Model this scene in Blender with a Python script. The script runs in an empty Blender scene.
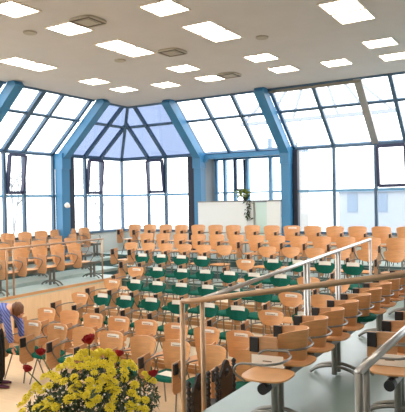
import bpy, bmesh, math, random
from mathutils import Vector, Matrix
random.seed(7)
sc = bpy.context.scene
COL = sc.collection
# ------------------------------------------------------------------ camera
cd = bpy.data.cameras.new('camera'); cam = bpy.data.objects.new('camera', cd); COL.objects.link(cam)
fw = Vector((-0.52385, 0.85173, -0.011134)); rt = Vector((0.851758, 0.523639, -0.017627)); up = rt.cross(fw)
m = Matrix((rt, up, -fw)).transposed().to_4x4(); m.translation = Vector((11.93, -14.446, 2.8))
cam.matrix_world = m
cd.sensor_fit = 'HORIZONTAL'; cd.sensor_width = 36; cd.lens = 50.906; cd.clip_start = .05; cd.clip_end = 300
sc.camera = cam
# ------------------------------------------------------------------ world, exposure
w = bpy.data.worlds.new('overcast_sky'); sc.world = w; w.use_nodes = True
bg = w.node_tree.nodes['Background']; bg.inputs[0].default_value = (0.93, 0.97, 1.0, 1); bg.inputs[1].default_value = 2.7
sc.view_settings.view_transform = 'Standard'; sc.view_settings.look = 'None'
sc.view_settings.exposure = 0.85; sc.view_settings.gamma = 1.0; sc.view_settings.use_curve_mapping = False
LAMP = 13.0

# ------------------------------------------------------------------ materials
def lin(c):
    return tuple(((v/255)/12.92 if v/255 <= .04045 else ((v/255+.055)/1.055)**2.4) for v in c) + (1,)
def mat(name, rgb, rough=.5, metal=0, noise=0, scale=20, stretch=(1,1,1), bump=0, spec=.5, rgb2=None):
    M = bpy.data.materials.new(name); M.use_nodes = True
    nt = M.node_tree; b = nt.nodes['Principled BSDF']
    b.inputs['Roughness'].default_value = rough; b.inputs['Metallic'].default_value = metal
    b.inputs['Specular IOR Level'].default_value = spec
    c = lin(rgb); b.inputs['Base Color'].default_value = c
    if noise or rgb2:
        tc = nt.nodes.new('ShaderNodeTexCoord'); mp = nt.nodes.new('ShaderNodeMapping'); mp.inputs['Scale'].default_value = stretch
        n = nt.nodes.new('ShaderNodeTexNoise'); n.inputs['Scale'].default_value = scale; n.inputs['Detail'].default_value = 3
        nt.links.new(tc.outputs['Object'], mp.inputs[0]); nt.links.new(mp.outputs[0], n.inputs['Vector'])
        r = nt.nodes.new('ShaderNodeValToRGB')
        r.color_ramp.elements[0].position = .3; r.color_ramp.elements[1].position = .7
        c2 = lin(rgb2) if rgb2 else tuple(min(1, v*(1+noise)) for v in c[:3])+(1,)
        c1 = c if rgb2 else tuple(v*(1-noise) for v in c[:3])+(1,)
        r.color_ramp.elements[0].color = c1; r.color_ramp.elements[1].color = c2
        nt.links.new(n.outputs[0], r.inputs[0]); nt.links.new(r.outputs[0], b.inputs['Base Color'])
        if bump:
            bp = nt.nodes.new('ShaderNodeBump'); bp.inputs['Strength'].default_value = bump; bp.inputs['Distance'].default_value = .01
            nt.links.new(n.outputs[0], bp.inputs['Height']); nt.links.new(bp.outputs[0], b.inputs['Normal'])
    return M
def emis(name, rgb, s):
    M = bpy.data.materials.new(name); M.use_nodes = True; nt = M.node_tree
    nt.nodes.remove(nt.nodes['Principled BSDF']); e = nt.nodes.new('ShaderNodeEmission')
    e.inputs[0].default_value = lin(rgb); e.inputs[1].default_value = s
    nt.links.new(e.outputs[0], nt.nodes['Material Output'].inputs[0]); return M
def glass(name, rgb, gloss=.05):
    M = bpy.data.materials.new(name); M.use_nodes = True; nt = M.node_tree
    nt.nodes.remove(nt.nodes['Principled BSDF'])
    t = nt.nodes.new('ShaderNodeBsdfTransparent'); t.inputs[0].default_value = lin(rgb)
    g = nt.nodes.new('ShaderNodeBsdfGlossy'); g.inputs['Roughness'].default_value = .05
    x = nt.nodes.new('ShaderNodeMixShader'); x.inputs[0].default_value = gloss
    nt.links.new(t.outputs[0], x.inputs[1]); nt.links.new(g.outputs[0], x.inputs[2])
    nt.links.new(x.outputs[0], nt.nodes['Material Output'].inputs[0]); return M
M = dict(
    ply=mat('beech_plywood', (214,158,106), .38, noise=.10, scale=6, stretch=(1,1,8)),
    ply_side=mat('plywood_panel', (198,150,108), .45, noise=.10, scale=6, stretch=(1,1,8)),
    green=mat('green_fabric', (18,92,78), .9, noise=.15, scale=60, spec=.2),
    black=mat('black_plastic', (22,22,26), .5),
    chrome=mat('satin_steel', (165,160,152), .35, metal=.85),
    tube=mat('grey_steel_tube', (128,126,120), .38, metal=.7),
    rail=mat('brushed_rail_steel', (190,188,186), .3, metal=.9),
    brass=mat('bronze_rail_steel', (178,148,120), .38, metal=.75),
    card=mat('white_card', (244,238,228), .7), ink=mat('printed_ink', (150,130,115), .8),
    ceiling=mat('ceiling_plaster', (204,202,200), .9, noise=.02, scale=3, spec=.2),
    fascia=mat('ceiling_edge_plaster', (150,144,132), .9, spec=.2),
    stage=mat('beige_wood_floor', (228,198,160), .35, noise=.05, scale=3, stretch=(1,6,1)),
    tread=mat('beige_tread', (238,222,196), .45, noise=.05, scale=4),
    riser=mat('wood_riser', (196,150,104), .5, noise=.07, scale=5),
    teal=mat('grey_teal_linoleum', (184,202,198), .4, noise=.05, scale=3),
    walk=mat('grey_blue_linoleum', (124,142,136), .28, noise=.06, scale=2),
    tealdark=mat('dark_teal_riser', (84,116,116), .6, noise=.05, scale=4),
    blue=mat('sky_blue_painted_steel', (56,124,168), .4),
    frame=mat('blue_grey_window_frame', (66,96,122), .45),
    framedark=mat('dark_sash_frame', (46,52,84), .45),
    greyframe=mat('grey_rafter_paint', (150,150,148), .5),
    dark=mat('dark_trim_panel', (26,34,52), .6),
    transom=mat('pale_blue_transom', (104,158,196), .4),
    glass=glass('clear_glass', (255,255,255)), blueglass=glass('blue_tinted_glass', (158,166,182), .06),
    partition=mat('white_partition_panel', (226,232,232), .5), mint=mat('mint_partition_panel', (196,222,216), .35),
    wallp=mat('pale_sill_wall', (200,205,200), .7),
    leaf=mat('dark_green_leaves', (46,66,34), .6, noise=.3, scale=9), leaf2=mat('light_green_leaves', (112,130,52), .6, noise=.25, scale=9),
    yellow=mat('yellow_petals', (238,218,54), .6, noise=.06, scale=30), yellowc=mat('flower_centre', (196,160,10), .8),
    red=mat('red_petals', (160,14,26), .6, noise=.2, scale=30), stem=mat('green_stem', (88,98,50), .6),
    pot=mat('dark_pot', (70,60,54), .6), ebony=mat('carved_ebony_wood', (20,17,18), .45, noise=.2, scale=30),
    skin=mat('skin', (214,160,130), .6), hair=mat('brown_hair', (112,72,46), .6, noise=.25, scale=40, stretch=(1,1,.3)),
    trouser=mat('black_trousers', (12,12,16), .85), shoe=mat('purple_shoe', (84,32,62), .6),
    vent=mat('grey_vent_grille', (172,164,146), .6), ventd=mat('vent_slot', (92,84,72), .7),
    cream=mat('cream_lamp_frame', (232,222,205), .6),
    outside=mat('pale_render_wall', (142,150,160), .8), outside2=mat('pale_pink_wall', (140,130,126), .8), outwin=mat('pale_blue_glazing', (104,122,142), .4),
    bark=mat('pale_bark', (138,142,146), .9), ground=mat('pale_ground', (150,152,150), .9),
    lamp=emis('lamp_diffuser', (255,244,228), LAMP),
)
def sweater():
    S = mat('striped_blue_sweater', (110,124,190), .9); nt = S.node_tree; b = nt.nodes['Principled BSDF']
    tc = nt.nodes.new('ShaderNodeTexCoord'); wv = nt.nodes.new('ShaderNodeTexWave'); wv.bands_direction = 'DIAGONAL'
    wv.inputs['Scale'].default_value = 11; r = nt.nodes.new('ShaderNodeValToRGB')
    r.color_ramp.elements[0].color = lin((72,80,146)); r.color_ramp.elements[0].position = .25
    r.color_ramp.elements[1].color = lin((118,132,198)); r.color_ramp.elements[1].position = .5
    nt.links.new(tc.outputs['Object'], wv.inputs[0]); nt.links.new(wv.outputs[0], r.inputs[0]); nt.links.new(r.outputs[0], b.inputs['Base Color'])
    return S
M['sweater'] = sweater()

# ------------------------------------------------------------------ helpers
def box(bm, x0, x1, y0, y1, z0, z1):
    v = [bm.verts.new(p) for p in ((x0,y0,z0),(x1,y0,z0),(x1,y1,z0),(x0,y1,z0),(x0,y0,z1),(x1,y0,z1),(x1,y1,z1),(x0,y1,z1))]
    for f in ((0,3,2,1),(4,5,6,7),(0,1,5,4),(1,2,6,5),(2,3,7,6),(3,0,4,7)): bm.faces.new([v[i] for i in f])
def bar(bm, a, b, wu, wv, ref=(0,0,1)):
    """rectangular bar from a to b, wu along ref x dir, wv along the other"""
    a = Vector(a); b = Vector(b); d = (b-a).normalized(); r = Vector(ref)
    u = d.cross(r)
    if u.length < 1e-4: u = d.cross(Vector((1,0,0)))
    u.normalize(); v = d.cross(u).normalized()
    P = []
    for p in (a, b):
        for su, sv in ((-1,-1),(1,-1),(1,1),(-1,1)): P.append(bm.verts.new(p+u*wu/2*su+v*wv/2*sv))
    for f in ((3,2,1,0),(4,5,6,7),(0,1,5,4),(1,2,6,5),(2,3,7,6),(3,0,4,7)): bm.faces.new([P[i] for i in f])
def tube(bm, pts, r, n=8, caps=True, radii=None):
    pts = [Vector(p) for p in pts]; rings = []; prev = None
    for i, p in enumerate(pts):
        d = (pts[min(i+1, len(pts)-1)]-pts[max(i-1, 0)]).normalized()
        if prev is None:
            u = d.cross(Vector((0,0,1)))
            if u.length < 1e-3: u = d.cross(Vector((1,0,0)))
        else: u = prev - d*prev.dot(d)
        u.normalize(); v = d.cross(u); prev = u; rr = radii[i] if radii else r
        rings.append([bm.verts.new(p+(u*math.cos(a)+v*math.sin(a))*rr) for a in [2*math.pi*k/n for k in range(n)]])
    for A, Bq in zip(rings, rings[1:]):
        for k in range(n): bm.faces.new((A[k], A[(k+1)%n], Bq[(k+1)%n], Bq[k]))
    if caps: bm.faces.new(rings[0][::-1]); bm.faces.new(rings[-1])
def smooth_path(pts, n=5):
    P = [Vector(p) for p in pts]; out = []
    for i in range(len(P)-1):
        p0 = P[max(i-1,0)]; p1 = P[i]; p2 = P[i+1]; p3 = P[min(i+2,len(P)-1)]
        for k in range(n):
            t = k/n; out.append(.5*((2*p1)+(p2-p0)*t+(2*p0-5*p1+4*p2-p3)*t*t+(3*p1-p0-3*p2+p3)*t**3))
    out.append(P[-1]); return out
def lathe(bm, prof, n=12, c=(0,0,0)):
    rings = [[bm.verts.new((c[0]+r*math.cos(2*math.pi*k/n), c[1]+r*math.sin(2*math.pi*k/n), c[2]+z)) for k in range(n)] for r, z in prof]
    for A, Bq in zip(rings, rings[1:]):
        for k in range(n): bm.faces.new((A[k], A[(k+1)%n], Bq[(k+1)%n], Bq[k]))
    bm.faces.new(rings[0][::-1]); bm.faces.new(rings[-1])
def prism(bm, outline, z0, z1):
    a = [bm.verts.new((x,y,z0)) for x, y in outline]; b = [bm.verts.new((x,y,z1)) for x, y in outline]
    n = len(a); bm.faces.new(a[::-1]); bm.faces.new(b)
    for k in range(n): bm.faces.new((a[k], a[(k+1)%n], b[(k+1)%n], b[k]))
def grid_solid(bm, f, g, nu, nv):
    """front surface f(u,v), back surface g(u,v), closed rim"""
    A = [[bm.verts.new(f(i/nu, j/nv)) for i in range(nu+1)] for j in range(nv+1)]
    Bq = [[bm.verts.new(g(i/nu, j/nv)) for i in range(nu+1)] for j in range(nv+1)]
    for j in range(nv):
        for i in range(nu):
            bm.faces.new((A[j][i], A[j][i+1], A[j+1][i+1], A[j+1][i])); bm.faces.new((Bq[j][i], Bq[j+1][i], Bq[j+1][i+1], Bq[j][i+1]))
    ring = [(0,i) for i in range(nu)]+[(j,nu) for j in range(nv)]+[(nv,i) for i in range(nu,0,-1)]+[(j,0) for j in range(nv,0,-1)]
    for k in range(len(ring)):
        a = ring[k]; b = ring[(k+1)%len(ring)]
        bm.faces.new((A[a[0]][a[1]], Bq[a[0]][a[1]], Bq[b[0]][b[1]], A[b[0]][b[1]]))
def obj(name, bm, material, parent=None, smooth=False):
    bmesh.ops.recalc_face_normals(bm, faces=bm.faces[:])
    me = bpy.data.meshes.new(name); bm.to_mesh(me); bm.free()
    if smooth:
        for p in me.polygons: p.use_smooth = True
    me.materials.append(M[material]); o = bpy.data.objects.new(name, me); COL.objects.link(o)
    if parent: o.parent = parent
    return o
def O(name, material, parent, fn, smooth=False):
    bm = bmesh.new(); fn(bm); return obj(name, bm, material, parent, smooth)
def sharp(o):   # smooth shading with sharp creases
    for p in o.data.polygons: p.use_smooth = True
    try: o.data.set_sharp_from_angle(angle=math.radians(40))
    except Exception: pass
    return o
def thing(name, label, cat, loc=(0,0,0), rz=0, group=None):
    o = bpy.data.objects.new(name, None); COL.objects.link(o); o.empty_display_size = .1
    o.location = loc; o.rotation_euler = (0,0,rz); o['label'] = label; o['category'] = cat
    if group: o['group'] = group
    return o
def tag(o, label, cat, group=None):
    o['label'] = label; o['category'] = cat
    if group: o['group'] = group
    return o
def struct(name, material, fn, parent=None):
    o = O(name, material, parent, fn)
    if not parent: o['kind'] = 'structure'
    return o
def sroot(name, loc=(0,0,0)):
    o = bpy.data.objects.new(name, None); COL.objects.link(o); o['kind'] = 'structure'; o.location = loc; return o
def kids(o): return list(KIDS.get(o.name, ()))
def dup(root, loc, rz, label, group, kidmap):
    """copy a thing with copies of its parts and sub-parts; kidmap: source -> [(child, [grandchildren])]"""
    r = root.copy(); COL.objects.link(r); r.location = loc; r.rotation_euler = (0,0,rz); r['label'] = label
    if group: r['group'] = group
    for ch, gs in kidmap:
        c = ch.copy(); COL.objects.link(c); c.parent = r
        for g in gs:
            d = g.copy(); COL.objects.link(d); d.parent = c
    return r

# ------------------------------------------------------------------ floors and tiers
EY = {6:-6.75, 5:-5.78, 4:-4.88, 3:-3.98, 2:-3.1, 1:-2.2, 0:-1.3}       # front edges of the tiers
FZ = {8:0, 7:0, 6:.15, 5:.30, 4:.45, 3:.63, 2:.83, 1:1.02, 0:1.22}      # floor heights
LX, RX = 2.5, 9.22
struct('floor', 'stage', lambda b: box(b, -6, RX, -24, -6.0, -.2, 0))
names = {6:'lowest',5:'second',4:'third',3:'fourth'}
for k in range(6, -1, -1):
    y0 = EY[k]; y1 = EY[k-1] if k > 0 else .1
    x0 = LX if k > 2 else (2.0 if k == 2 else (1.45 if k == 1 else -.1)); x1 = RX if k > 2 else 16
    if k <= 2: x1 = 16
    mt = 'tread' if k >= 3 else 'teal'
    r = struct('floor_tier', mt, lambda b: box(b, x0, x1, y0, y1+.001, FZ[k]-.06, FZ[k]))
    z0 = -.2
    s = O('riser_panel', 'riser' if k >= 3 else 'tealdark', r, lambda b: box(b, x0, x1, y0+.03, y1, z0, FZ[k]-.06))
    O('nosing', 'riser' if k >= 3 else 'tealdark', r, lambda b: box(b, x0, x1, y0-.012, y0, FZ[k]-.045, FZ[k]+.003))
# left platform (three shallow tiers)
for (xa, xb, z, yb) in ((LX-.85, LX, .90, -3.1), (.85, LX-.85, .98, -2.2), (-.1, .85, 1.16, -1.3)):
    p = struct('floor_left', 'teal', lambda b: box(b, xa, xb, -22, yb-.001, z-.08, z))
    O('base', 'tealdark' if xb < LX else 'stage', p, lambda b: box(b, xa, xb-.004, -22, yb-.002, -.2, z-.08))
O('edge_strip', 'riser', p, lambda b: box(b, LX-.03, LX+.012, -22, -3.11, .85, .903))
# right platform
p = struct('floor_right', 'walk', lambda b: box(b, RX, 16, -24, EY[2]-.001, .82, .9))
O('base', 'riser', p, lambda b: box(b, RX+.004, 16, -24, EY[2]-.002, -.2, .82))

# ------------------------------------------------------------------ ceiling
CZ = 5.5; H1 = 4.137; ZT = 2.976; D = 1.5
struct('ceiling', 'ceiling', lambda b: box(b, D, 20, -26, -D, CZ, CZ+.25))
struct('trim_1', 'fascia', lambda b: box(b, 5.8, 8.2, -D-.001, -D+.10, CZ-.10, CZ+.1))

# ------------------------------------------------------------------ walls: sill walls, sloping glazing
SL = 1.85
struct('wall_back', 'ceiling', lambda b: box(b, -.15, 16, -22.2, -22, 0, 5.5))
struct('wall_side', 'ceiling', lambda b: box(b, 16, 16.2, -22.2, .1, 0, 5.5))
ws = struct('wall_right', 'wallp', lambda b: (box(b, -.1, 2.75, .0, .15, 0, SL), box(b, 5.85, 16, .0, .15, 0, SL)))
wl = struct('wall_left', 'wallp', lambda b: box(b, -.15, 0, -22, 0, 0, SL))
def rad(px0, px1, wall):
    pass
def wp(wall, s, off, z): return (s, -off, z) if wall == 'R' else (off, -s, z)
win_n = [0]
def glazing(wall, s0, s1, mulls, sash=None, tint='glass', thick=(), lower=True, slope=True, rafters=None, corner=False, beamtop=True):
    win_n[0] += 1
    root = sroot('window_%d' % win_n[0])
    fr = 'frame'
    top = H1
    if lower:
        for z, mt, h in ((ZT, 'transom', .045), (H1-.02, fr, .07), (SL+.02, fr, .07)):
            O('rail', mt, root, lambda b: bar(b, wp(wall, s0, 0, z), wp(wall, s1, 0, z), .08, h if z != ZT else .065))
        for s in mulls:
            O('mullion', fr, root, lambda b: bar(b, wp(wall, s, -.002, SL), wp(wall, s, -.002, H1), *((.08, .09) if wall == 'L' else (.09, .075)), ref=(1,0,0)))
        O('pane', 'glass', root, lambda b: bar(b, wp(wall, s0, -.01, (SL+H1)/2), wp(wall, s1, -.01, (SL+H1)/2), .008, H1-SL))
        if sash:
            a, c = sash
            t = .14 if corner else .16
            f = O('sash_frame', 'framedark', root, lambda b: [bar(b, wp(wall, q[0], q[2], q[1]), wp(wall, q[3], q[5], q[4]), .06, .10, ref=(1,0,0) if wall=='L' else (0,1,0)) for q in
                ((a, ZT+.07, .03, a, H1-.1, t), (c, ZT+.07, .03, c, H1-.1, t))] + [
                bar(b, wp(wall, a, .03, ZT+.09), wp(wall, c, .03, ZT+.09), .05, .08), bar(b, wp(wall, a, t, H1-.1), wp(wall, c, t, H1-.1), .05, .08)])
    if slope:
        def sp(s, t): return wp(wall, s, D*t, H1+(CZ-H1)*t)
        nrm = Vector(wp(wall, 0, -(CZ-H1), D)).normalized()
        # when a corner bay, bars end on the hip rib: s >= D*t
        for s in (rafters or mulls):
            t1 = 1.0 if not corner else min(1.0, s/D)
            thk = (.17 if wall == 'R' else .14) if s in thick else .085
            O('rafter', 'greyframe' if s in thick and wall == 'R' else fr, root, lambda b: bar(b, sp(s, 0), sp(s, t1*1.0), thk, .09, ref=nrm))
        for t in (.0, .632, 1.0):
            a = max(s0, D*t) if corner else s0
            if s1 > a+.02: O('purlin', fr, root, lambda b: bar(b, sp(a, t), sp(s1, t), .07, .045 if t == .632 else .07, ref=nrm))
        def pane(b):
            pts = [sp(s0, 0), sp(s1, 0), sp(s1, 1), sp(max(s0, D) if corner else s0, 1)]
            if corner: pts = [sp(0,0), sp(s1,0), sp(s1,1), sp(D,1)]
            n = nrm*.01
            lo = [b.verts.new(Vector(q)+n) for q in pts]; hi = [b.verts.new(Vector(q)+n*1.8) for q in pts]
            b.faces.new(lo[::-1]); b.faces.new(hi)
            for i in range(4): b.faces.new((lo[i], lo[(i+1)%4], hi[(i+1)%4], hi[i]))
        O('roof_pane', tint, root, pane)
    return root
glazing('R', 0, 2.75, [1.07, 1.737], sash=(1.12, 1.69), tint='blueglass', rafters=[1.07, 1.737], corner=True)
glazing('L', 0, 2.5, [1.01, 1.713], sash=(1.06, 1.66), tint='blueglass', rafters=[1.01, 1.713], corner=True)
glazing('R', 2.95, 5.75, [], lower=False, rafters=[3.12, 4.0, 4.9])
glazing('R', 5.9, 16, [5.98, 7.07, 8.14, 8.95, 9.9, 11.0, 12.2], sash=(8.22, 8.88), thick=(8.14,), rafters=[5.98, 7.07, 8.14, 8.86, 9.9, 11.0, 12.2])
glazing('L', 2.9, 5.6, [3.0, 4.03, 4.667], sash=(4.1, 4.6), thick=(4.667,), rafters=[3.02, 4.027, 4.667])
glazing('L', 5.8, 21, [5.9, 7.0, 8.1, 9.2, 10.3, 11.4, 13, 15, 17, 19])
# hip rib and corner mullion
struct('trim_2', 'frame', lambda b: (bar(b, (0,0,SL), (0,0,H1), .08, .08), bar(b, (0,0,H1), (D,-D,CZ), .08, .09)))
# dark narrow panels beside the posts
for i, (a, c) in enumerate((((2.62,.02),(2.85,-.12)), ((5.96,.02),(6.1,-.12)))):
    struct('trim_%d' % (3+i), 'dark', lambda b: box(b, a[0], c[0], c[1], a[1], 0, H1-.05))
struct('trim_5', 'dark', lambda b: box(b, -.02, .14, -2.54, -2.3, 0, H1-.05))
# big blue posts with sloping beams
def post(wall, s, n):
    r = sroot('trim_%d' % n)
    if wall == 'R':
        O('post', 'blue', r, lambda b: box(b, s-.12, s+.12, -.32, -.06, 0, H1-.02))
    else:
        O('post', 'blue', r, lambda b: box(b, .06, .32, -s-.15, -s+.15, 0, H1-.02))
    nrm = Vector(wp(wall, 0, -(CZ-H1), D)).normalized()
    O('beam', 'blue', r, lambda b: bar(b, wp(wall, s, .17, H1-.14), wp(wall, s, .17+D*1.09, CZ-.14+(CZ-H1)*.10), .25, .24, ref=nrm))
    O('knee_plate', 'blue', r, lambda b: box(b, *((s-.135, s+.135, -.36, -.04) if wall == 'R' else (.04, .36, -s-.165, -s+.165)), H1-.42, H1+.02))
    return r
post('L', 2.82, 6); post('R', 3.08, 7); post('R', 5.83, 8); post('L', 5.72, 9)
# recessed bay behind the partition
rb = sroot('window_7')
O('header_beam', 'blue', rb, lambda b: box(b, 3.05, 5.7, -.14, .02, 3.98, 4.1))
O('haunch', 'blue', rb, lambda b: bar(b, (3.0,-.1,3.74), (3.35,-.1,4.04), .1, .12, ref=(0,1,0)))
O('soffit', 'frame', rb, lambda b: box(b, 2.7, 5.9, .02, 1.25, 4.10, 4.2))
O('side_panel', 'greyframe', rb, lambda b: (box(b, 2.7, 2.78, .0, 1.2, 1.2, 4.1), box(b, 5.82, 5.9, .0, 1.2, 1.2, 4.1)))
for z, mt, h in ((3.0,'transom',.05), (4.06,'blue',.09), (2.72,'frame',.08)):
    O('rail', mt, rb, lambda b: bar(b, (2.75,1.2,z), (5.85,1.2,z), .08, h))
for x, wd in ((2.85,.08),(3.16,.1),(3.52,.1),(3.95,.12),(4.72,.07),(5.3,.07)):
    O('mullion', 'transom', rb, lambda b: bar(b, (x,1.2,1.2), (x,1.2,4.08), .08, wd*1.3, ref=(0,1,0)))
O('sash_frame', 'framedark', rb, lambda b: (bar(b,(3.58,1.13,3.05),(3.58,1.1,4.0),.05,.06,ref=(0,1,0)),bar(b,(3.88,1.13,3.05),(3.88,1.1,4.0),.05,.06,ref=(0,1,0)),bar(b,(3.58,1.13,3.08),(3.88,1.13,3.08),.05,.06)))
O('pane', 'glass', rb, lambda b: box(b, 2.75, 5.85, 1.205, 1.215, 1.2, 4.06))
struct('floor_recess', 'teal', lambda b: box(b, 2.7, 5.9, .101, 1.3, 1.1, 1.2))
# ceiling boundary above the corner: none (pyramid of glass)

# ------------------------------------------------------------------ ceiling lights and vents
def make_light():
    t = thing('ceiling_light', '', 'ceiling light', (0,0,CZ))
    O('lamp_frame', 'cream', t, lambda b: (box(b,-.27,.27,-.27,-.245,-.012,.0), box(b,-.27,.27,.245,.27,-.012,0), box(b,-.27,-.245,-.245,.245,-.012,0), box(b,.245,.27,-.245,.245,-.012,0)))
    O('diffuser', 'lamp', t, lambda b: box(b,-.245,.245,-.235,.235,-.006,-.001))
    O('louver', 'cream', t, lambda b: [box(b,-.245+.082*i-.003,-.245+.082*i+.003,-.235,.235,-.014,-.006) for i in range(1,6)])
    return t
L0 = make_light(); Lk = [(c, []) for c in L0.children]
LIGHTS = [(7.02,-6.95,'nearer square of the pair left of ceiling centre'),(7.02,-6.41,'farther square of the pair left of ceiling centre'),
 (9.15,-6.71,'nearer square of the pair at top right'),(9.15,-6.15,'farther square of the pair at top right'),
 (5.24,-6.97,'nearer square of pair between two left vents'),(5.24,-6.43,'farther square of pair between two left vents'),
 (2.96,-7.17,'nearer square of the pair at the far left edge of the ceiling'),(2.96,-6.62,'farther square of the pair at the far left edge of the ceiling'),
 (5.27,-8.11,'single square just left of the vent near the top left'),(5.28,-9.21,'nearer square cut by the top left edge of the photo'),
 (7.05,-8.06,'square cut by the top edge just left of the middle'),
 (6.93,-4.7,'single square right of the round grey vent in the middle'),(6.88,-3.54,'single square near the sloping beam right of the middle vent'),
 (9.1,-4.42,'single square below the bright pair on the right'),(7.98,-3.43,'single square left of two right-hand squares'),
 (9.09,-3.27,'square at the right edge nearest the skylight'),(5.22,-4.83,'single square straight below the vent of the middle left'),
 (5.17,-3.68,'square touching the farthest vent on its left side'),(3.97,-3.68,'square second nearest the corner of the skylights'),
 (2.85,-3.84,'square nearest the ceiling corner point'),(2.89,-4.93,'single square above the big left blue beam')]
for i, (x, y, lb) in enumerate(LIGHTS):
    lb = 'lit ceiling panel, ' + lb
    if i == 0: o = L0; o.location = (x+.245, y+.235, CZ); o['label'] = lb; o['group'] = 'recessed lamp panels'
    else: o = dup(L0, (x+.245, y+.235, CZ), 0, lb, 'recessed lamp panels', Lk)
for x in (5.3, 7.6, 9.9, 12.2):  # unseen lamps over the near hall, added to brighten the foreground
    for y in (-10.5, -12.8, -15.1, -17.4, -19.7):
        dup(L0, (x, y, CZ), 0, 'unseen ceiling panel added to light the near part of the hall, above the photographer', 'added near lamp panels', Lk)
def vent(x, y, lb):
    t = thing('ceiling_vent', lb, 'vent', (x,y,CZ), 0, 'ceiling air vents')
    def ring(b, r0, r1, z0, z1):
        for A in [(-r1,r1,-r1,-r0),(-r1,r1,r0,r1),(-r1,-r0,-r0,r0),(r0,r1,-r0,r0)]: box(b, *A, z0, z1)
    O('outer_frame', 'vent', t, lambda b: prism(b, [(.24*math.copysign(abs(math.cos(a))**.6, math.cos(a)), .24*math.copysign(abs(math.sin(a))**.6, math.sin(a))) for a in [2*math.pi*k/28 for k in range(28)]], -.03, 0))
    O('slot', 'ventd', t, lambda b: ring(b, .15, .19, -.034, -.03))
    O('centre_plate', 'vent', t, lambda b: box(b, -.12,.12,-.12,.12,-.04,-.03))
vent(6.03,-8.02,'square grey ceiling vent near the top left corner'); vent(6.04,-5.82,'square grey ceiling vent in the middle of the ceiling'); vent(5.95,-3.52,'square grey ceiling vent nearest the skylight')
for x, y, lb in ((4.88,-8.1,'flat round detector on the ceiling at far left'),(4.87,-5.88,'flat round detector left of the middle vent'),(7.79,-5.72,'flat round detector right of the paired lamps')):
    tag(O('smoke_detector', 'vent', None, lambda b: lathe(b, [(.1,-.025),(.11,0)], 20)), lb, 'smoke detector', 'round ceiling detectors').location = (x,y,CZ)

# ------------------------------------------------------------------ partition in the recess + hanging plant
pt = thing('partition_wall', 'low white partition in front of the recessed window', 'partition', (0,0,FZ[0]))
O('panel', 'partition', pt, lambda b: box(b, 3.35, 4.9, -.36, -.3, 0, 1.50))
O('end_panel', 'partition', pt, lambda b: box(b, 3.1, 3.35, -.34, -.28, 0, 1.50))
g = O('glazed_panel', 'mint', pt, lambda b: box(b, 4.95, 5.3, -.35, -.31, 0, 1.48)); g['label'] = 'pale mint green panel'
O('right_panel', 'partition', pt, lambda b: box(b, 5.3, 5.7, -.36, -.3, 0, 1.50))
O('post', 'tube', pt, lambda b: box(b, 4.9, 4.95, -.37, -.29, 0, 1.52))
O('top_rail', 'tube', pt, lambda b: box(b, 3.1, 5.7, -.37, -.27, 1.50, 1.53))
pl = thing('potted_plant', 'trailing green plant in a small pot on the white partition', 'plant', (4.62,-.32,FZ[0]+1.53))
O('pot', 'black', pl, lambda b: lathe(b, [(.04,0),(.05,.1),(.05,.11)], 12))
def leaves(b, pts, size):
    for p in pts:
        p = Vector(p); a = Vector((random.uniform(-1,1),random.uniform(-1,1),random.uniform(-.8,.8))).normalized(); c = a.cross(Vector((random.uniform(-1,1),.3,1))).normalized(); s = size*random.uniform(.7,1.3)
        q = [b.verts.new(v) for v in (p-a*s, p+c*s*.4+Vector((0,0,s*.15)), p+a*s, p-c*s*.4+Vector((0,0,s*.15)))]
        b.faces.new(q)
O('foliage', 'leaf2', pl, lambda b: leaves(b, [(random.gauss(0,.12), random.uniform(-.12,.05), random.uniform(.1,.3)) for _ in range(110)], .065))
O('trailing_vine', 'leaf', pl, lambda b: leaves(b, [(.16+random.gauss(0,.05)+.0*k, random.uniform(-.14,-.07), .15-.55*k/70) for k in range(90)], .055))

# ------------------------------------------------------------------ chairs (local: faces -Y, origin on floor below seat centre)
def shell(kind):
    def mk(bm):
        if kind == 'tall': z0, z1, wb, wt, cv = .48, .88, .33, .45, .075
        elif kind == 'barrel': z0, z1, wb, wt, cv = .46, .765, .32, .42, .21
        elif kind == 'short': z0, z1, wb, wt, cv = .63, .875, .34, .44, .07
        else: z0, z1, wb, wt, cv = .655, .875, .35, .41, .06
        th = .014 if kind != 'pad' else .035
        def pos(u, v, off):
            s = 2*u-1; wd = wb+(wt-wb)*min(1, v*1.25)
            z = z0+(z1-z0)*v
            edge = abs(s)
            # rounded corners
            if v > .5: z -= (edge**5)*.035*(v-.5)*2
            if v < .5: z += (edge**3)*(.07 if kind in('pad','short') else .03)*(.5-v)*2
            y = (.20 if kind != 'barrel' else .11)+.10*(z-.5) - cv*s*s + (off)*(1 if True else 0)
            return (s*wd/2*(1-.0*off), y, z)
        grid_solid(bm, lambda u,v: pos(u,v,0), lambda u,v: pos(u,v,th), 10, 6)
    return mk
def seat_mk(kind):
    def mk(bm):
        out = []
        for k in range(28):
            a = 2*math.pi*k/28; c, s = math.cos(a), math.sin(a)
            x = .225*math.copysign(abs(c)**.62, c); y = -.02+.215*math.copysign(abs(s)**.62, s)
            if y > 0: x *= .9
            out.append((x, y))
        z = .44
        if kind == 'ply': prism(bm, out, z, z+.015)
        else:
            rings = []
            for sc_, dz in ((1,0),(1.02,.02),(1.0,.04),(.93,.05)):
                rings.append([bm.verts.new((x*sc_, (y+.02)*sc_-.02, z+dz)) for x, y in out])
            n = len(out); bm.faces.new(rings[0][::-1]); bm.faces.new(rings[-1])
            for A, Bq in zip(rings, rings[1:]):
                for k in range(n): bm.faces.new((A[k], A[(k+1)%n], Bq[(k+1)%n], Bq[k]))
    return mk
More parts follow.
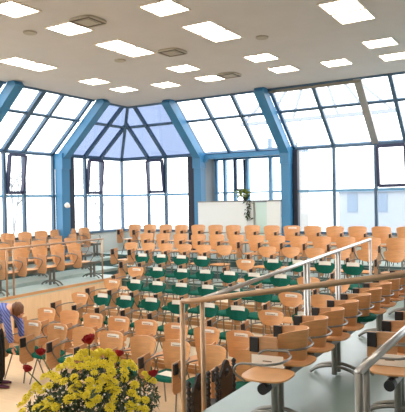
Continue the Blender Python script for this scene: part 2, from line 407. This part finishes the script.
def tablet_mk(bm, dz=.10):      # folded writing tablet hanging at the chair's right side (-x)
    pr = [(-.34,.70+dz),(-.06,.72+dz),(-.05,.60+dz),(-.07,.36+dz*.5),(-.10,.32+dz*.5),(-.30,.32+dz*.5),(-.345,.38+dz*.5)]
    a = [bm.verts.new((-.285,y,z)) for y,z in pr]; b = [bm.verts.new((-.271,y,z)) for y,z in pr]; n = len(a)
    bm.faces.new(a); bm.faces.new(b[::-1])
    for k in range(n): bm.faces.new((a[k],a[(k+1)%n],b[(k+1)%n],b[k]))
def chair_proto(back, seatk, stand, extra):
    t = thing('auditorium_chair', '', 'chair')
    bmat = 'green' if back == 'pad' else 'ply'
    bk = sharp(O('backrest', bmat, t, shell(back))) if back != 'none' else None
    if bmat == 'green': bk['label'] = 'green upholstered back pad'
    se = sharp(O('seat', 'green' if seatk == 'green' else 'ply', t, seat_mk(seatk)))
    if seatk == 'green': se['label'] = 'green upholstered seat'
    dz = 0 if back in ('barrel','none') else .035
    tb = O('writing_tablet', 'ply_side', t, lambda b: tablet_mk(b, dz))
    O('hinge_pad', 'black', tb, lambda b: box(b, -.271, -.245, -.335, -.245, .56+dz, .70+dz))
    def arms(b):
        low = back in ('barrel','none'); by = .09 if low else .18; az = .60 if low else .67
        for s in (-1, 1):
            tube(b, smooth_path([(s*.20,by,az),(s*.245,.06,az+.005),(s*.25,-.06,az),(s*.25,-.20,az-.02),(s*.24,-.24,az-.1),(s*.19,-.16,.42)],3), .011, 6)
        tube(b, smooth_path([(-.2,by,az),(-.12,by+.055,az),(0,by+.075,az),(.12,by+.055,az),(.2,by,az)],3), .011, 6)
    O('arm_frame', 'tube', t, arms)
    if back in ('pad','short'):
        O('back_support', 'tube', t, lambda b: tube(b, [(-.12,.06,.43),(-.12,.21,.5),(-.12,.245,.72),(.12,.245,.72),(.12,.21,.5),(.12,.06,.43)], .01, 6))
    if stand == 'legs':
        for sx in (-1,1):
            for sy in (-1,1):
                O('leg', 'tube', t, lambda b: tube(b, [(sx*.16, sy*.08, .435),(sx*.22, sy*.21, .01)], .011, 6))
        O('seat_rail', 'tube', t, lambda b: [tube(b, [(-.17,y,.428),(.17,y,.428)], .01, 6) for y in (-.08,.08)])
    else:
        O('seat_bracket', 'tube', t, lambda b: (box(b,-.14,.14,-.05,.05,.405,.44)))
    if 'card' in extra:
        def cardm(b):
            z0, z1 = .795, .845
            for s0 in range(6):
                u0, u1 = -.11+.22*s0/6, -.11+.22*(s0+1)/6
                f = lambda u: .20+.10*(.82-.5)-({'tall':.085,'short':.07,'pad':.06,'barrel':.15}[back])*(2*u/.44)**2-.006
                q = [(u0,f(u0)),(u1,f(u1))]
                v = [b.verts.new(p) for p in ((q[0][0],q[0][1],z0),(q[1][0],q[1][1],z0),(q[1][0],q[1][1]-.0,z1),(q[0][0],q[0][1],z1),
                     (q[0][0],q[0][1]-.003,z0),(q[1][0],q[1][1]-.003,z0),(q[1][0],q[1][1]-.003,z1),(q[0][0],q[0][1]-.003,z1))]
                for ff in ((0,1,2,3),(4,7,6,5),(0,4,5,1),(2,6,7,3),(1,5,6,2),(0,3,7,4)): b.faces.new([v[i] for i in ff])
        c = O('name_card', 'card', t, cardm); c['label'] = 'white printed card on the backrest'
        O('print_line', 'ink', c, lambda b: [box(b, -.075+.03*i, -.052+.03*i, .17+.032-.05*((-.06+.03*i)/.22)**2-.022, .17+.032-.0*i-.012, .815, .823) for i in range(5)])
    if 'topcard' in extra:
        def tc(b):   # card standing on the top edge, curved with the back
            f = lambda u: .232-.06*(2*u/.41)**2-.006
            for s0 in range(6):
                u0, u1 = -.125+.25*s0/6, -.125+.25*(s0+1)/6
                v = [b.verts.new(p) for p in ((u0,f(u0),.825),(u1,f(u1),.825),(u1,f(u1)+.003,.90),(u0,f(u0)+.003,.90),(u0,f(u0)-.003,.825),(u1,f(u1)-.003,.825),(u1,f(u1),.90),(u0,f(u0),.90))]
                for ff in ((0,1,2,3),(4,7,6,5),(0,4,5,1),(2,6,7,3),(1,5,6,2),(0,3,7,4)): b.faces.new([v[i] for i in ff])
        c = O('name_card', 'card', t, tc); c['label'] = 'white printed card along the top of the back'
    t.hide_render = False
    return t, [(c, list(c.children)) for c in t.children]
protos = {}; used = set()
ORD = ['first','second','third','fourth','fifth','sixth','seventh','eighth','ninth','tenth','eleventh','twelfth','thirteenth','fourteenth','fifteenth','sixteenth','seventeenth','eighteenth','nineteenth','twentieth']
def chair(loc, rz, back, seatk, stand, extra, label, group, sc_=1):
    key = (back, seatk, stand, extra)
    if key not in protos:
        t, km = chair_proto(back, seatk, stand, extra); protos[key] = (t, km)
        t.location = loc; t.rotation_euler = (0,0,rz); t['label'] = label; t['group'] = group; t.scale = (sc_,)*3; return t
    t, km = protos[key]
    r = dup(t, loc, rz, label, group, km); r.scale = (sc_,)*3; return r
def words(back, seatk, extra):
    if back == 'pad': a = 'chair with green back pad'
    elif back == 'none': a = 'backless beech seat with bent steel arms'
    elif seatk == 'green': a = 'beech chair with green seat'
    else: a = 'beech chair'
    return a + ((' with white card' if seatk == 'ply' and back != 'pad' else ' and white card') if extra else '')
# centre block: row -> (y of the seat centre, list of (x, type))  P ply tall, S ply short, G green; lower case = without card
rows = {
 8: (-8.0, [(4.70,'P'),(5.26,'P'),(5.83,'p'),(6.39,'P'),(6.96,'p'),(7.53,'P'),(8.09,'p'),(8.65,'p')]),
 7: (-7.1, [(4.07,'P'),(4.64,'p'),(5.2,'P'),(5.77,'P'),(6.33,'P'),(6.91,'P'),(7.47,'P'),(8.03,'P'),(8.6,'p')]),
 6: (-6.2, [(4.03,'S'),(4.6,'G'),(5.16,'G'),(5.73,'G'),(6.32,'G'),(6.93,'G'),(7.5,'G'),(8.1,'S'),(8.66,'G')]),
 5: (-5.3, [(4.08,'S'),(4.66,'G'),(5.23,'G'),(5.79,'G'),(6.38,'G'),(6.94,'G'),(7.5,'G'),(8.06,'S'),(8.62,'s')]),
 4: (-4.4, [(4.0,'S'),(4.59,'G'),(5.22,'G'),(5.78,'G'),(6.35,'G'),(6.91,'G'),(7.47,'G'),(8.03,'s'),(8.6,'S')]),
 3: (-3.5, [(3.47,'G'),(4.03,'G'),(4.61,'G'),(5.17,'G'),(6.28,'S'),(6.9,'G'),(7.46,'G'),(8.02,'G'),(8.6,'G')]),
 2: (-2.6, [(2.44+.56*i,'s') for i in range(6)] + [(6.38+.56*i,'s') for i in range(6)]),
 1: (-1.72, [(2.3+.56*i,'s') for i in range(13)]),
 0: (-.85, [(1.2+.56*i,'p' if i != 9 else 'P') for i in range(15)]),
}
rn = {8:'front centre row'}
for k, nm in zip((7,6,5,4,3,2,1), ORD[1:]): rn[k] = nm+' centre row from front'
rn[0] = 'centre row under the windows'
for k, (y, lst) in rows.items():
    for i, (x, ty) in enumerate(lst):
        back = {'p':'tall','s':'short','g':'pad'}[ty.lower()]
        if k == 1: back = 'tall'
        card = ty.isupper()
        seatk = 'green' if (back == 'pad' or k == 8) else 'ply'
        ex = () if not card else (('card',) if back == 'tall' or back == 'short' else ('topcard',))
        lb = '%s, %s from left, %s' % (words(back, seatk, card), ORD[i], rn[k])
        yy = y - .2 + random.uniform(-.015,.015)
        chair((x, yy, FZ[k]), random.uniform(-.03,.03), back, seatk, 'legs', ex, lb, 'chairs of the centre block')
# loose white papers on seats of the front row
for x, lb in ((7.53,'white paper on the green seat just left of the dark carved chairs'),(5.83,'white paper on a green front row seat behind the yellow flowers'),(6.39,'white paper on the green seat above the right-hand roses')):
    tag(O('paper_sheet', 'card', None, lambda b: prism(b, [(-.12,-.09),(.11,-.1),(.13,.08),(-.1,.09)], 0, .003)), lb, 'paper', 'papers on front row seats').location = (x, -8.23, .4905)

# side blocks: rows of chairs bolted on beams
def beam_stand(x, y0, y1, z, lb, peds, group, foot_dir=1):
    t = thing('seating_beam', lb, 'seat beam', (x, 0, z), 0, group)
    O('beam', 'tube', t, lambda b: box(b, -.03, .03, y0, y1, .345, .405))
    O('end_cap', 'black', t, lambda b: (lathe(b, [(.045,-.045),(.045,.045)], 14, (0,0,0)), bmesh.ops.rotate(b, verts=b.verts[:], cent=(0,0,0), matrix=Matrix.Rotation(math.pi/2,3,'X')), bmesh.ops.translate(b, verts=b.verts[:], vec=(-.0,y0-.05,.37))))
    for py in peds:
        q = O('pedestal', 'tube', t, lambda b: [tube(b, [(0,py+dy,.02),(0,py+dy,.35)], .03, 10) for dy in (-.06,.06)])
        O('foot', 'tube', q, lambda b: [tube(b, smooth_path([(-.27,py+dy,.018),(-.18,py+dy,.075),(0,py+dy,.11),(.18,py+dy,.075),(.27,py+dy,.018)],4), .018, 8) for dy in (-.06,.06)])
def block(x, ys, z, rz, back, spec, rowname, group, sc_=1):
    for i, y in enumerate(ys):
        ty = spec[i] if i < len(spec) else 'p'
        seatk = 'green' if ty.lower() == 'g' else 'ply'
        bk = 'none' if (back == 'barrel' and i == 0) else back
        ex = ()
        chair((x, y, z), rz, bk, seatk, 'beam', ex, '%s, %s from near end, %s' % (words(bk, seatk, False), ORD[i], rowname), group, sc_)
RZ = -math.pi/2   # faces -X
ys = [-10.15+.508*i for i in range(11)]
block(9.92, ys, .932, RZ, 'barrel', 'pppppg', 'right block row beside rails', 'chairs of the right block', .92)
beam_stand(9.92, -10.22, -4.7, .9, 'grey seating beam under the right block row beside the rails', [-10.02,-8.5,-6.7,-5.05], 'seating beams')
ys = [-9.5+.53*i for i in range(11)]
block(10.78, ys, .932, RZ, 'barrel', 'ppp', 'outer right row', 'chairs of the right block', .92)
beam_stand(10.78, -9.66, -3.7, .9, 'grey seating beam at the right photo edge, behind the thick rail', [-9.4,-7.75,-6.1,-4.4], 'seating beams')
# cards standing on the first seats
for x, y, lb in ((9.82,-10.02,'white reserved card standing on the nearest right block seat'),(10.72,-9.5,'white reserved card at the right photo edge behind the thick rail')):
    c = O('reserved_card', 'card', None, lambda b: (box(b, -.14,.14,-.004,.0,0,.10), box(b,-.14,.14,.0,.05,0,.004)))
    c.location = (x, y+.02, .9+.4555); c.rotation_euler = (0,0,.15); tag(c, lb, 'card', 'standing reserved cards')
    O('print_line', 'ink', c, lambda b: box(b, -.04,.04,-.0055,-.004,.045,.055))
# left block faces +X
LZ = math.pi/2
ysl = [-6.95+.548*i for i in range(6)]
block(2.1, ysl, .90, LZ, 'tall', 'gpppppp', 'left front row behind rail', 'chairs of the left block')
beam_stand(2.1, -7.15, -3.5, .90, 'grey seating beam under the left block front row', [-6.6,-5.1,-3.75], 'seating beams')
ysl = [-6.7+.548*i for i in range(7)]
block(1.2, ysl, .98, LZ, 'short', '', 'left block middle row', 'chairs of the left block')
beam_stand(1.2, -6.9, -2.85, .98, 'grey seating beam under the left block middle row', [-6.3,-4.6,-3.1], 'seating beams')
ysl = [-5.3+.548*i for i in range(7)]
block(.36, ysl, 1.16, LZ, 'tall', '', 'left row under the windows', 'chairs of the left block')
beam_stand(.36, -5.5, -1.45, 1.16, 'grey seating beam under the left windows', [-5.0,-3.3,-1.7], 'seating beams')

# ------------------------------------------------------------------ handrails
def rail(name, lb, path, posts, mt, r=.024, mid=None, pm=None):
    t = thing(name, lb, 'handrail')
    O('top_rail', mt, t, lambda b: tube(b, path, r, 12), True)
    for (x, y, z0, z1) in posts:
        O('post', (pm or mt) if y != -9.93 else 'brass', t, lambda b: tube(b, [(x,y,z0),(x,y,z1)], r*.95, 12), True)
    return t
rail('handrail', 'pale steel handrail sloping up between the centre and right blocks',
     [(9.13,-10.05,1.87),(9.13,-7.4,1.95),(9.13,-4.22,2.04)],
     [(9.13,-9.93,0,1.87),(9.13,-7.35,0,1.95),(9.13,-7.23,0,1.95),(9.13,-6.08,.15,1.985),(9.13,-5.95,.15,1.99),(9.13,-4.24,.45,2.04)], 'rail')
rail('handrail', 'bronze coloured handrail running across to the right edge from the tall twin posts',
     [(9.1,-10.22,1.9),(9.2,-10.22,1.91),(11.6,-10.22,2.35)], [(9.1,-10.22,0,1.9),(11.6,-10.22,.9,2.35)], 'brass')
rail('handrail', 'thick steel handrail in the lower right corner',
     [(10.96,-11.2,1.79),(10.96,-9.9,1.79),(10.96,-8.4,1.79)][:2] + [(10.96,-9.75,1.79)], [(10.965,-11.2,.9,1.79),(10.965,-11.06,.9,1.78),(10.96,-9.78,.9,1.79)], 'rail', r=.026, pm='tube')
rail('handrail', 'thin beige handrail in front of the left block',
     [(2.47,-9.5,1.88),(2.47,-3.75,1.88)], [(2.47,-6.67,.9,1.88),(2.47,-6.5,.9,1.88),(2.47,-3.8,.9,1.88),(2.47,-9.4,.9,1.88)], 'brass', r=.02)

# ------------------------------------------------------------------ carved black chairs
def carved_chair(y, lb):
    t = thing('carved_chair', lb, 'chair', (8.8, y, 0), 0, 'carved black chairs')
    def turned(b, px, py, z0, z1):
        prof = [(.018,z0)]
        z = z0
        while z < z1-.08:
            prof += [(.018,z+.005),(.028,z+.03),(.018,z+.055)]; z += .06
        prof += [(.016,z1-.06),(.03,z1-.045),(.018,z1-.03),(.03,z1-.01),(.022,z1+.01),(.004,z1+.025)]
        lathe(b, prof, 10, (px,py,0))
    for s in (-1,1):
        O('back_post', 'ebony', t, lambda b: turned(b, 0, s*.19, .0, .97))
        O('front_leg', 'ebony', t, lambda b: turned(b, -.40, s*.19, 0, .43))
    O('seat', 'ebony', t, lambda b: box(b, -.43, .02, -.22, .22, .42, .47))
    def panel(b):
        out = [(-.13,.5),(.13,.5),(.13,.86),(.10,.92),(.07,.95),(.06,.985),(.03,1.01),(0,1.02),(-.03,1.01),(-.06,.985),(-.07,.95),(-.10,.92),(-.13,.86)]
        a = [b.verts.new((-.014,y_,z_)) for y_,z_ in out]; c = [b.verts.new((.014,y_,z_)) for y_,z_ in out]; n = len(a)
        b.faces.new(a); b.faces.new(c[::-1])
        for k in range(n): b.faces.new((a[k],a[(k+1)%n],c[(k+1)%n],c[k]))
        for s in (-1,1):
            for z in (.55,.65,.75,.85): box(b, -.01,.01, min(s*.12,s*.18), max(s*.12,s*.18), z-.012, z+.012)
    O('back_panel', 'ebony', t, panel)
    O('carving', 'ebony', t, lambda b: [lathe(b, [(.05,-.0),(.03,.02),(.002,.03)], 12, (0,0,0))] and (bmesh.ops.rotate(b, verts=b.verts[:], cent=(0,0,0), matrix=Matrix.Rotation(math.pi/2,3,'Y')), bmesh.ops.translate(b, verts=b.verts[:], vec=(.012,0,.88))))
carved_chair(-8.93, 'black carved wooden chair nearer the middle, its round-topped back fully visible')
carved_chair(-9.49, 'black carved wooden chair behind the twin rail posts')

# ------------------------------------------------------------------ woman bending over the front row
Wu = Vector((.8518,.5236,0)); Ww = Vector((.5236,-.8518,0)); W0 = Vector((4.64,-8.67,0))
def wpt(u, w_, z): return W0+Wu*u+Ww*w_+Vector((0,0,z))
def skin_obj(name, nodes, edges, mt, parent=None, sub=2, root=0):
    me = bpy.data.meshes.new(name); me.from_pydata([n[0] for n in nodes], edges, []); me.materials.append(M[mt])
    o = bpy.data.objects.new(name, me); COL.objects.link(o)
    md = o.modifiers.new('skin', 'SKIN'); md.use_smooth_shade = True
    sv = me.skin_vertices[0].data
    for i, n in enumerate(nodes): sv[i].radius = n[1] if isinstance(n[1], tuple) else (n[1], n[1]); sv[i].use_root = (i == root)
    s = o.modifiers.new('subsurf', 'SUBSURF'); s.levels = sub; s.render_levels = sub
    if parent: o.parent = parent
    return o
per = thing('person', 'person in striped blue sweater and black trousers bending over a front row chair', 'person')
hand = (.285,.04,.60)
body = skin_obj('body', [
  (wpt(-.10,0,.98),.10),(wpt(.02,0,1.08),.10),(wpt(.14,0,1.17),.11),(wpt(.22,0,1.18),.09),(wpt(.27,0,1.185),.05),(wpt(.315,0,1.20),.075),(wpt(.335,0,1.14),.07),
  (wpt(.21,.16,1.15),.05),(wpt(.25,.2,.90),.038),(wpt(.27,.14,.68),.028),(wpt(.275,.12,.62),.03),
  (wpt(.22,-.16,1.15),.05),(wpt(.30,-.2,.92),.038),(wpt(.34,-.14,.70),.028),(wpt(.35,-.12,.64),.03),
  (wpt(-.02,.1,.85),.085),(wpt(.04,.11,.48),.06),(wpt(.05,.11,.08),.042),(wpt(-.03,-.1,.85),.085),(wpt(-.01,-.11,.48),.06),(wpt(.0,-.11,.08),.042)],
  [(0,1),(1,2),(2,3),(3,4),(4,5),(5,6),(3,7),(7,8),(8,9),(9,10),(3,11),(11,12),(12,13),(13,14),(0,15),(15,16),(16,17),(0,18),(18,19),(19,20)], 'skin', per)
skin_obj('sweater', [
  (wpt(-.04,0,1.02),.14),(wpt(.04,0,1.09),.145),(wpt(.13,0,1.16),.145),(wpt(.205,0,1.175),.11),
  (wpt(.20,.16,1.15),.068),(wpt(.25,.2,.90),.056),(wpt(.27,.14,.69),.044),
  (wpt(.21,-.16,1.15),.068),(wpt(.30,-.2,.92),.056),(wpt(.34,-.14,.71),.044)],
  [(0,1),(1,2),(2,3),(3,4),(4,5),(5,6),(3,7),(7,8),(8,9)], 'sweater', per)
skin_obj('trousers', [
  (wpt(-.05,0,.98),.13),(wpt(-.06,0,.90),.14),(wpt(-.02,.1,.82),.12),(wpt(.04,.11,.48),.095),(wpt(.05,.11,.06),.08),(wpt(-.03,-.1,.82),.12),(wpt(-.01,-.11,.48),.095),(wpt(.0,-.11,.06),.08)],
  [(0,1),(1,2),(2,3),(3,4),(1,5),(5,6),(6,7)], 'trouser', per)
for w_, u in ((.11,.04),(-.11,.0)):
    def sh(b):
        prof = [(-.12,.04,.05),(-.05,.045,.06),(.04,.045,.055),(.12,.04,.045),(.17,.025,.03)]
        rings = []
        for du, hw, h in prof:
            rings.append([b.verts.new(wpt(u+du, w_+hw*math.cos(a), .004+h*.5+h*.5*math.sin(a))) for a in [2*math.pi*k/10 for k in range(10)]])
        b.faces.new(rings[0][::-1]); b.faces.new(rings[-1])
        for A, Bq in zip(rings, rings[1:]):
            for k in range(10): b.faces.new((A[k],A[(k+1)%10],Bq[(k+1)%10],Bq[k]))
    O('shoe', 'shoe', per, sh, True)
def hairm(b):
    c = wpt(.325,0,1.185)
    bmesh.ops.create_icosphere(b, subdivisions=3, radius=1)
    for v in b.verts:
        n = v.co.copy(); r = 1+.05*math.sin(n.x*13+n.z*4)
        low = max(0, -n.z)
        v.co = c + Wu*(n.x*.098*r+.015*low) + Ww*(n.y*.10*r) + Vector((0,0,n.z*(.125 if n.z < 0 else .105)*r))
O('hair', 'hair', per, hairm, True)
O('face', 'skin', per, lambda b: (bmesh.ops.create_icosphere(b, subdivisions=3, radius=1), [setattr(v, 'co', wpt(.365,0,1.12)+Wu*(v.co.x*.05)+Ww*(v.co.y*.06)+Vector((0,0,v.co.z*.085))) for v in b.verts], tube(b, [wpt(.40,0,1.13), wpt(.43,0,1.10)], .012, 8)), True)
for (hu, hw, hz, s) in ((.275,.12,.62,1),(.35,-.12,.64,-1)):
    for i, (L_, off) in enumerate(((.075,-.03),(.085,-.01),(.08,.01),(.065,.03))):
        skin_obj('finger', [(wpt(hu,hw+off,hz-.02),.010),(wpt(hu+.01,hw+off,hz-.055),.009),(wpt(hu+.03,hw+off*1.1,hz-.055-L_*.5),.008),(wpt(hu+.045,hw+off*1.1,hz-.05-L_*.8),.007)], [(0,1),(1,2),(2,3)], 'skin', body, 1)
    skin_obj('thumb', [(wpt(hu+.01,hw-.02*s,hz),.011),(wpt(hu+.035,hw-.045*s,hz-.03),.010),(wpt(hu+.05,hw-.045*s,hz-.06),.008)], [(0,1),(1,2)], 'skin', body, 1)

# ------------------------------------------------------------------ flower arrangement in the foreground
BC = Vector((9.43,-11.77,0))
def bpx(u, w_, z): return BC+Wu*u+Ww*w_+Vector((0,0,z))      # u to the right of the photo, w_ towards the camera
fl = thing('flower_arrangement', 'bouquet of yellow chrysanthemums with red roses in the foreground', 'flowers')
st = thing('flower_stand', 'dark round stand carrying the yellow bouquet', 'stand', (BC.x, BC.y, .9))
O('base', 'pot', st, lambda b: lathe(b, [(.2,0),(.2,.02),(.03,.04),(.03,.2)], 20), True)
O('column', 'pot', st, lambda b: lathe(b, [(.025,.18),(.025,.30),(.16,.31),(.16,.33)], 20))
O('vase', 'pot', fl, lambda b: lathe(b, [(.09,1.23),(.13,1.30),(.14,1.42),(.12,1.44)], 20, (BC.x,BC.y,0)), True)
def dome(u): return 1.86-.9*max(0, abs(u-.03)-.05)**1.35-(.25 if u<-.3 else 0)*(abs(u)-.3)
def fol(b):
    pts = []
    for _ in range(2600):
        a = random.uniform(0,2*math.pi); r = .43*math.sqrt(random.random()); u = r*math.cos(a); w_ = r*.75*math.sin(a)
        t = dome(u)-.55*w_*w_/.12*.3-.06
        pts.append(bpx(u, w_, random.uniform(1.38, max(1.4, t))))
    leaves(b, pts, .026)
O('foliage', 'leaf', fl, fol)
def fhead(b):
    for ring, (n, r0, r1, zt) in enumerate(((12,.008,.030,.004),(10,.006,.024,.012),(7,.004,.016,.017))):
        for k in range(n):
            a = 2*math.pi*(k+.5*ring)/n; c, s = math.cos(a), math.sin(a); wd = .006
            p = [(r0*c,r0*s,0),(r1*.7*c-s*wd,r1*.7*s+c*wd,zt),(r1*c,r1*s,zt*.7),(r1*.7*c+s*wd,r1*.7*s-c*wd,zt)]
            b.faces.new([b.verts.new(q) for q in p])
    bmesh.ops.create_icosphere(b, subdivisions=1, radius=.008, matrix=Matrix.Translation((0,0,.008)))
heads = []
def accept(u, w_, z):
    for q in heads:
        if (q-Vector((u,w_,z))).length < .034: return False
    heads.append(Vector((u,w_,z))); return True
first = None; n = 0; tries = 0
while n < 96 and tries < 9000:
    tries += 1
    u = random.uniform(-.45,.42); w_ = random.uniform(-.1,.30)
    z = dome(u)-random.uniform(0,.02)-max(0,w_)*.75-max(0,-w_)*.25
    if z < 1.48: continue
    if random.random() < .35 and z < 1.68 and abs(u) < .28: continue
    if not accept(u, w_, z): continue
    tilt = Vector((0,0,1))*1.0+Ww*(.55+w_*1.5)+Wu*(u*1.2)+Vector((random.uniform(-.3,.3),random.uniform(-.3,.3),0))
    if first is None: first = O('flower_head', 'yellow', fl, fhead); o = first; 
    else: o = first.copy(); COL.objects.link(o); o.parent = fl
    o.location = bpx(u,w_,z); o.rotation_mode = 'QUATERNION'; o.rotation_quaternion = tilt.to_track_quat('Z','Y'); s = random.uniform(.95,1.3); o.scale = (s,s,s); n += 1
# small pale buds (filler)
fb = O('filler_buds', 'card', fl, lambda b: [bmesh.ops.create_icosphere(b, subdivisions=1, radius=.006, matrix=Matrix.Translation(bpx(random.uniform(-.4,.4), random.uniform(.1,.3), random.uniform(1.48,1.72)))) for _ in range(50)]); fb['kind'] = 'stuff'
def rose(b, c):
    for k, (n, r, h) in enumerate(((5,.030,.030),(5,.024,.034),(4,.016,.036),(3,.008,.038))):
        for i in range(n):
            a0 = 2*math.pi*(i+.37*k)/n; g_ = []
            for j in range(5):
                a = a0+(j-2)*.32*(1+.2*k); e = 1-abs(j-2)*.12
                g_.append([b.verts.new(c+Vector((r*f*math.cos(a), r*f*math.sin(a), z*h*e+(-.012)))) for f, z in ((.35,0),(.95,.45),(1.0,.85),(1.12 if k<2 else .9,1.0))])
            for A, Bq in zip(g_, g_[1:]):
                for q in range(3): b.faces.new((A[q],Bq[q],Bq[q+1],A[q+1]))
for i, (x, y, z, s) in enumerate(((9.43,-11.77,1.93,1.3),(9.17,-11.93,1.855,.95),(9.10,-11.98,1.755,.95),(9.59,-11.67,1.842,.95),(9.77,-11.56,1.71,1.05))):
    r = O('rose', 'red', fl, lambda b: (rose(b, Vector((0,0,0))), bmesh.ops.create_icosphere(b, subdivisions=2, radius=.02)), True); r.location = (x,y,z); r.scale = (s,s,s); r.rotation_euler = (.35,-.1+.05*i,i)
    c = Vector((x,y,z)); e = BC+(c-BC)*.35; e.z = 1.45
    r['label'] = 'red rose'
    q = O('rose_stem', 'stem', fl, lambda b: tube(b, [c-Vector((0,0,.01)), c.lerp(e,.3)-Vector((0,0,.0)), e], .004, 6))

# ------------------------------------------------------------------ outside
struct('ground', 'ground', lambda b: box(b, -70, 60, -40, 90, -3.2, -3))
def building(x0, x1, y0, y1, h, lb, mt='outside', n=4):
    t = thing('building', lb, 'building', ((x0+x1)/2, y0, -3))
    wx = (x1-x0)/2
    O('wall', mt, t, lambda b: box(b, -wx, wx, 0, y1-y0, 0, h))
    O('roof', 'outwin', t, lambda b: box(b, -wx-.2, wx+.2, -.2, y1-y0+.2, h, h+.3))
    for i in range(n):
        for z in (1.5, 4.5):
            if z+1.6 < h: O('window', 'outwin', t, lambda b: box(b, -wx+(2*wx)*(i+.3)/n, -wx+(2*wx)*(i+.65)/n, -.05, .02, z, z+1.6))
building(-4, 6, 34, 44, 6.2, 'faint pale building outside, seen low through the right-hand windows')
building(-14.5, -13.3, 42, 48, 10.5, 'narrow blue tower outside just right of the third blue post', 'outwin', 1) if False else None
def tree(x, y, h, lb):
    t = thing('bare_tree', lb, 'tree', (x,y,-3), 0, 'bare trees outside')
    rnd = random.Random(int(x*7+y))
    def br(b, p, d, L_, r, dep):
        q = p+d*L_; tube(b, [p, q], r, 5, radii=[r, r*.65])
        if dep > 0:
            for _ in range(3):
                nd = (d+Vector((rnd.uniform(-.7,.7),rnd.uniform(-.7,.7),rnd.uniform(-.1,.5)))).normalized(); br(b, q, nd, L_*.66, r*.6, dep-1)
    O('trunk', 'bark', t, lambda b: tube(b, [(0,0,0),(0,0,h*.3)], .12, 8, radii=[.14,.09]))
    O('branches', 'bark', t, lambda b: br(b, Vector((0,0,h*.3)), Vector((0,0,1)), h*.25, .08, 4))
tree(-9,3.2,8,'pale bare tree outside, seen through the left windows next to the big blue post')
tree(-8,8,8,'pale bare tree outside, seen through the corner windows')
tree(-12.5,-.5,8,'pale bare tree outside at the far left edge')
# glass roof frame outside beyond the recess
rf = thing('roof_frame', 'pale blue steel roof truss outside above the recessed bay', 'roof frame', (0,0,0))
O('column', 'outwin', rf, lambda b: box(b, 1.0,1.15,9,9.2,-3,5.5))
O('rafter', 'outside', rf, lambda b: [bar(b, (a,9.1,6.3), (3.2,9.1,9.4), .10,.10) for a in (-.2,1.0,2.2,4.2,5.4,6.4)])
O('tie_beam', 'outside', rf, lambda b: (box(b,-.4,6.6,9,9.2,6.15,6.3), box(b,1.2,5.2,9,9.2,7.7,7.8)))
bd = thing('banner_mast', 'blue vertical banner outside just right of the third blue post', 'banner', (5.03,3.0,-3))
O('pole', 'outwin', bd, lambda b: tube(b, [(-.22,0,0),(-.22,0,7.6)], .03, 8))
O('banner', 'outwin', bd, lambda b: box(b, -.18, .14, -.01, .01, 6.0, 7.3))
sl = thing('spotlight', 'small round white lamp on the left big blue post', 'lamp', (.34,-2.9,2.70))
O('lamp_head', 'card', sl, lambda b: (lathe(b, [(.03,-.05),(.07,-.02),(.08,.04),(.06,.06)], 16), bmesh.ops.rotate(b, verts=b.verts[:], cent=(0,0,0), matrix=Matrix.Rotation(1.2,3,'Y')), bmesh.ops.translate(b, verts=b.verts[:], vec=(.08,0,0))), True)
O('bracket', 'tube', sl, lambda b: box(b, -.02, .05, -.02, .02, -.02, .02))
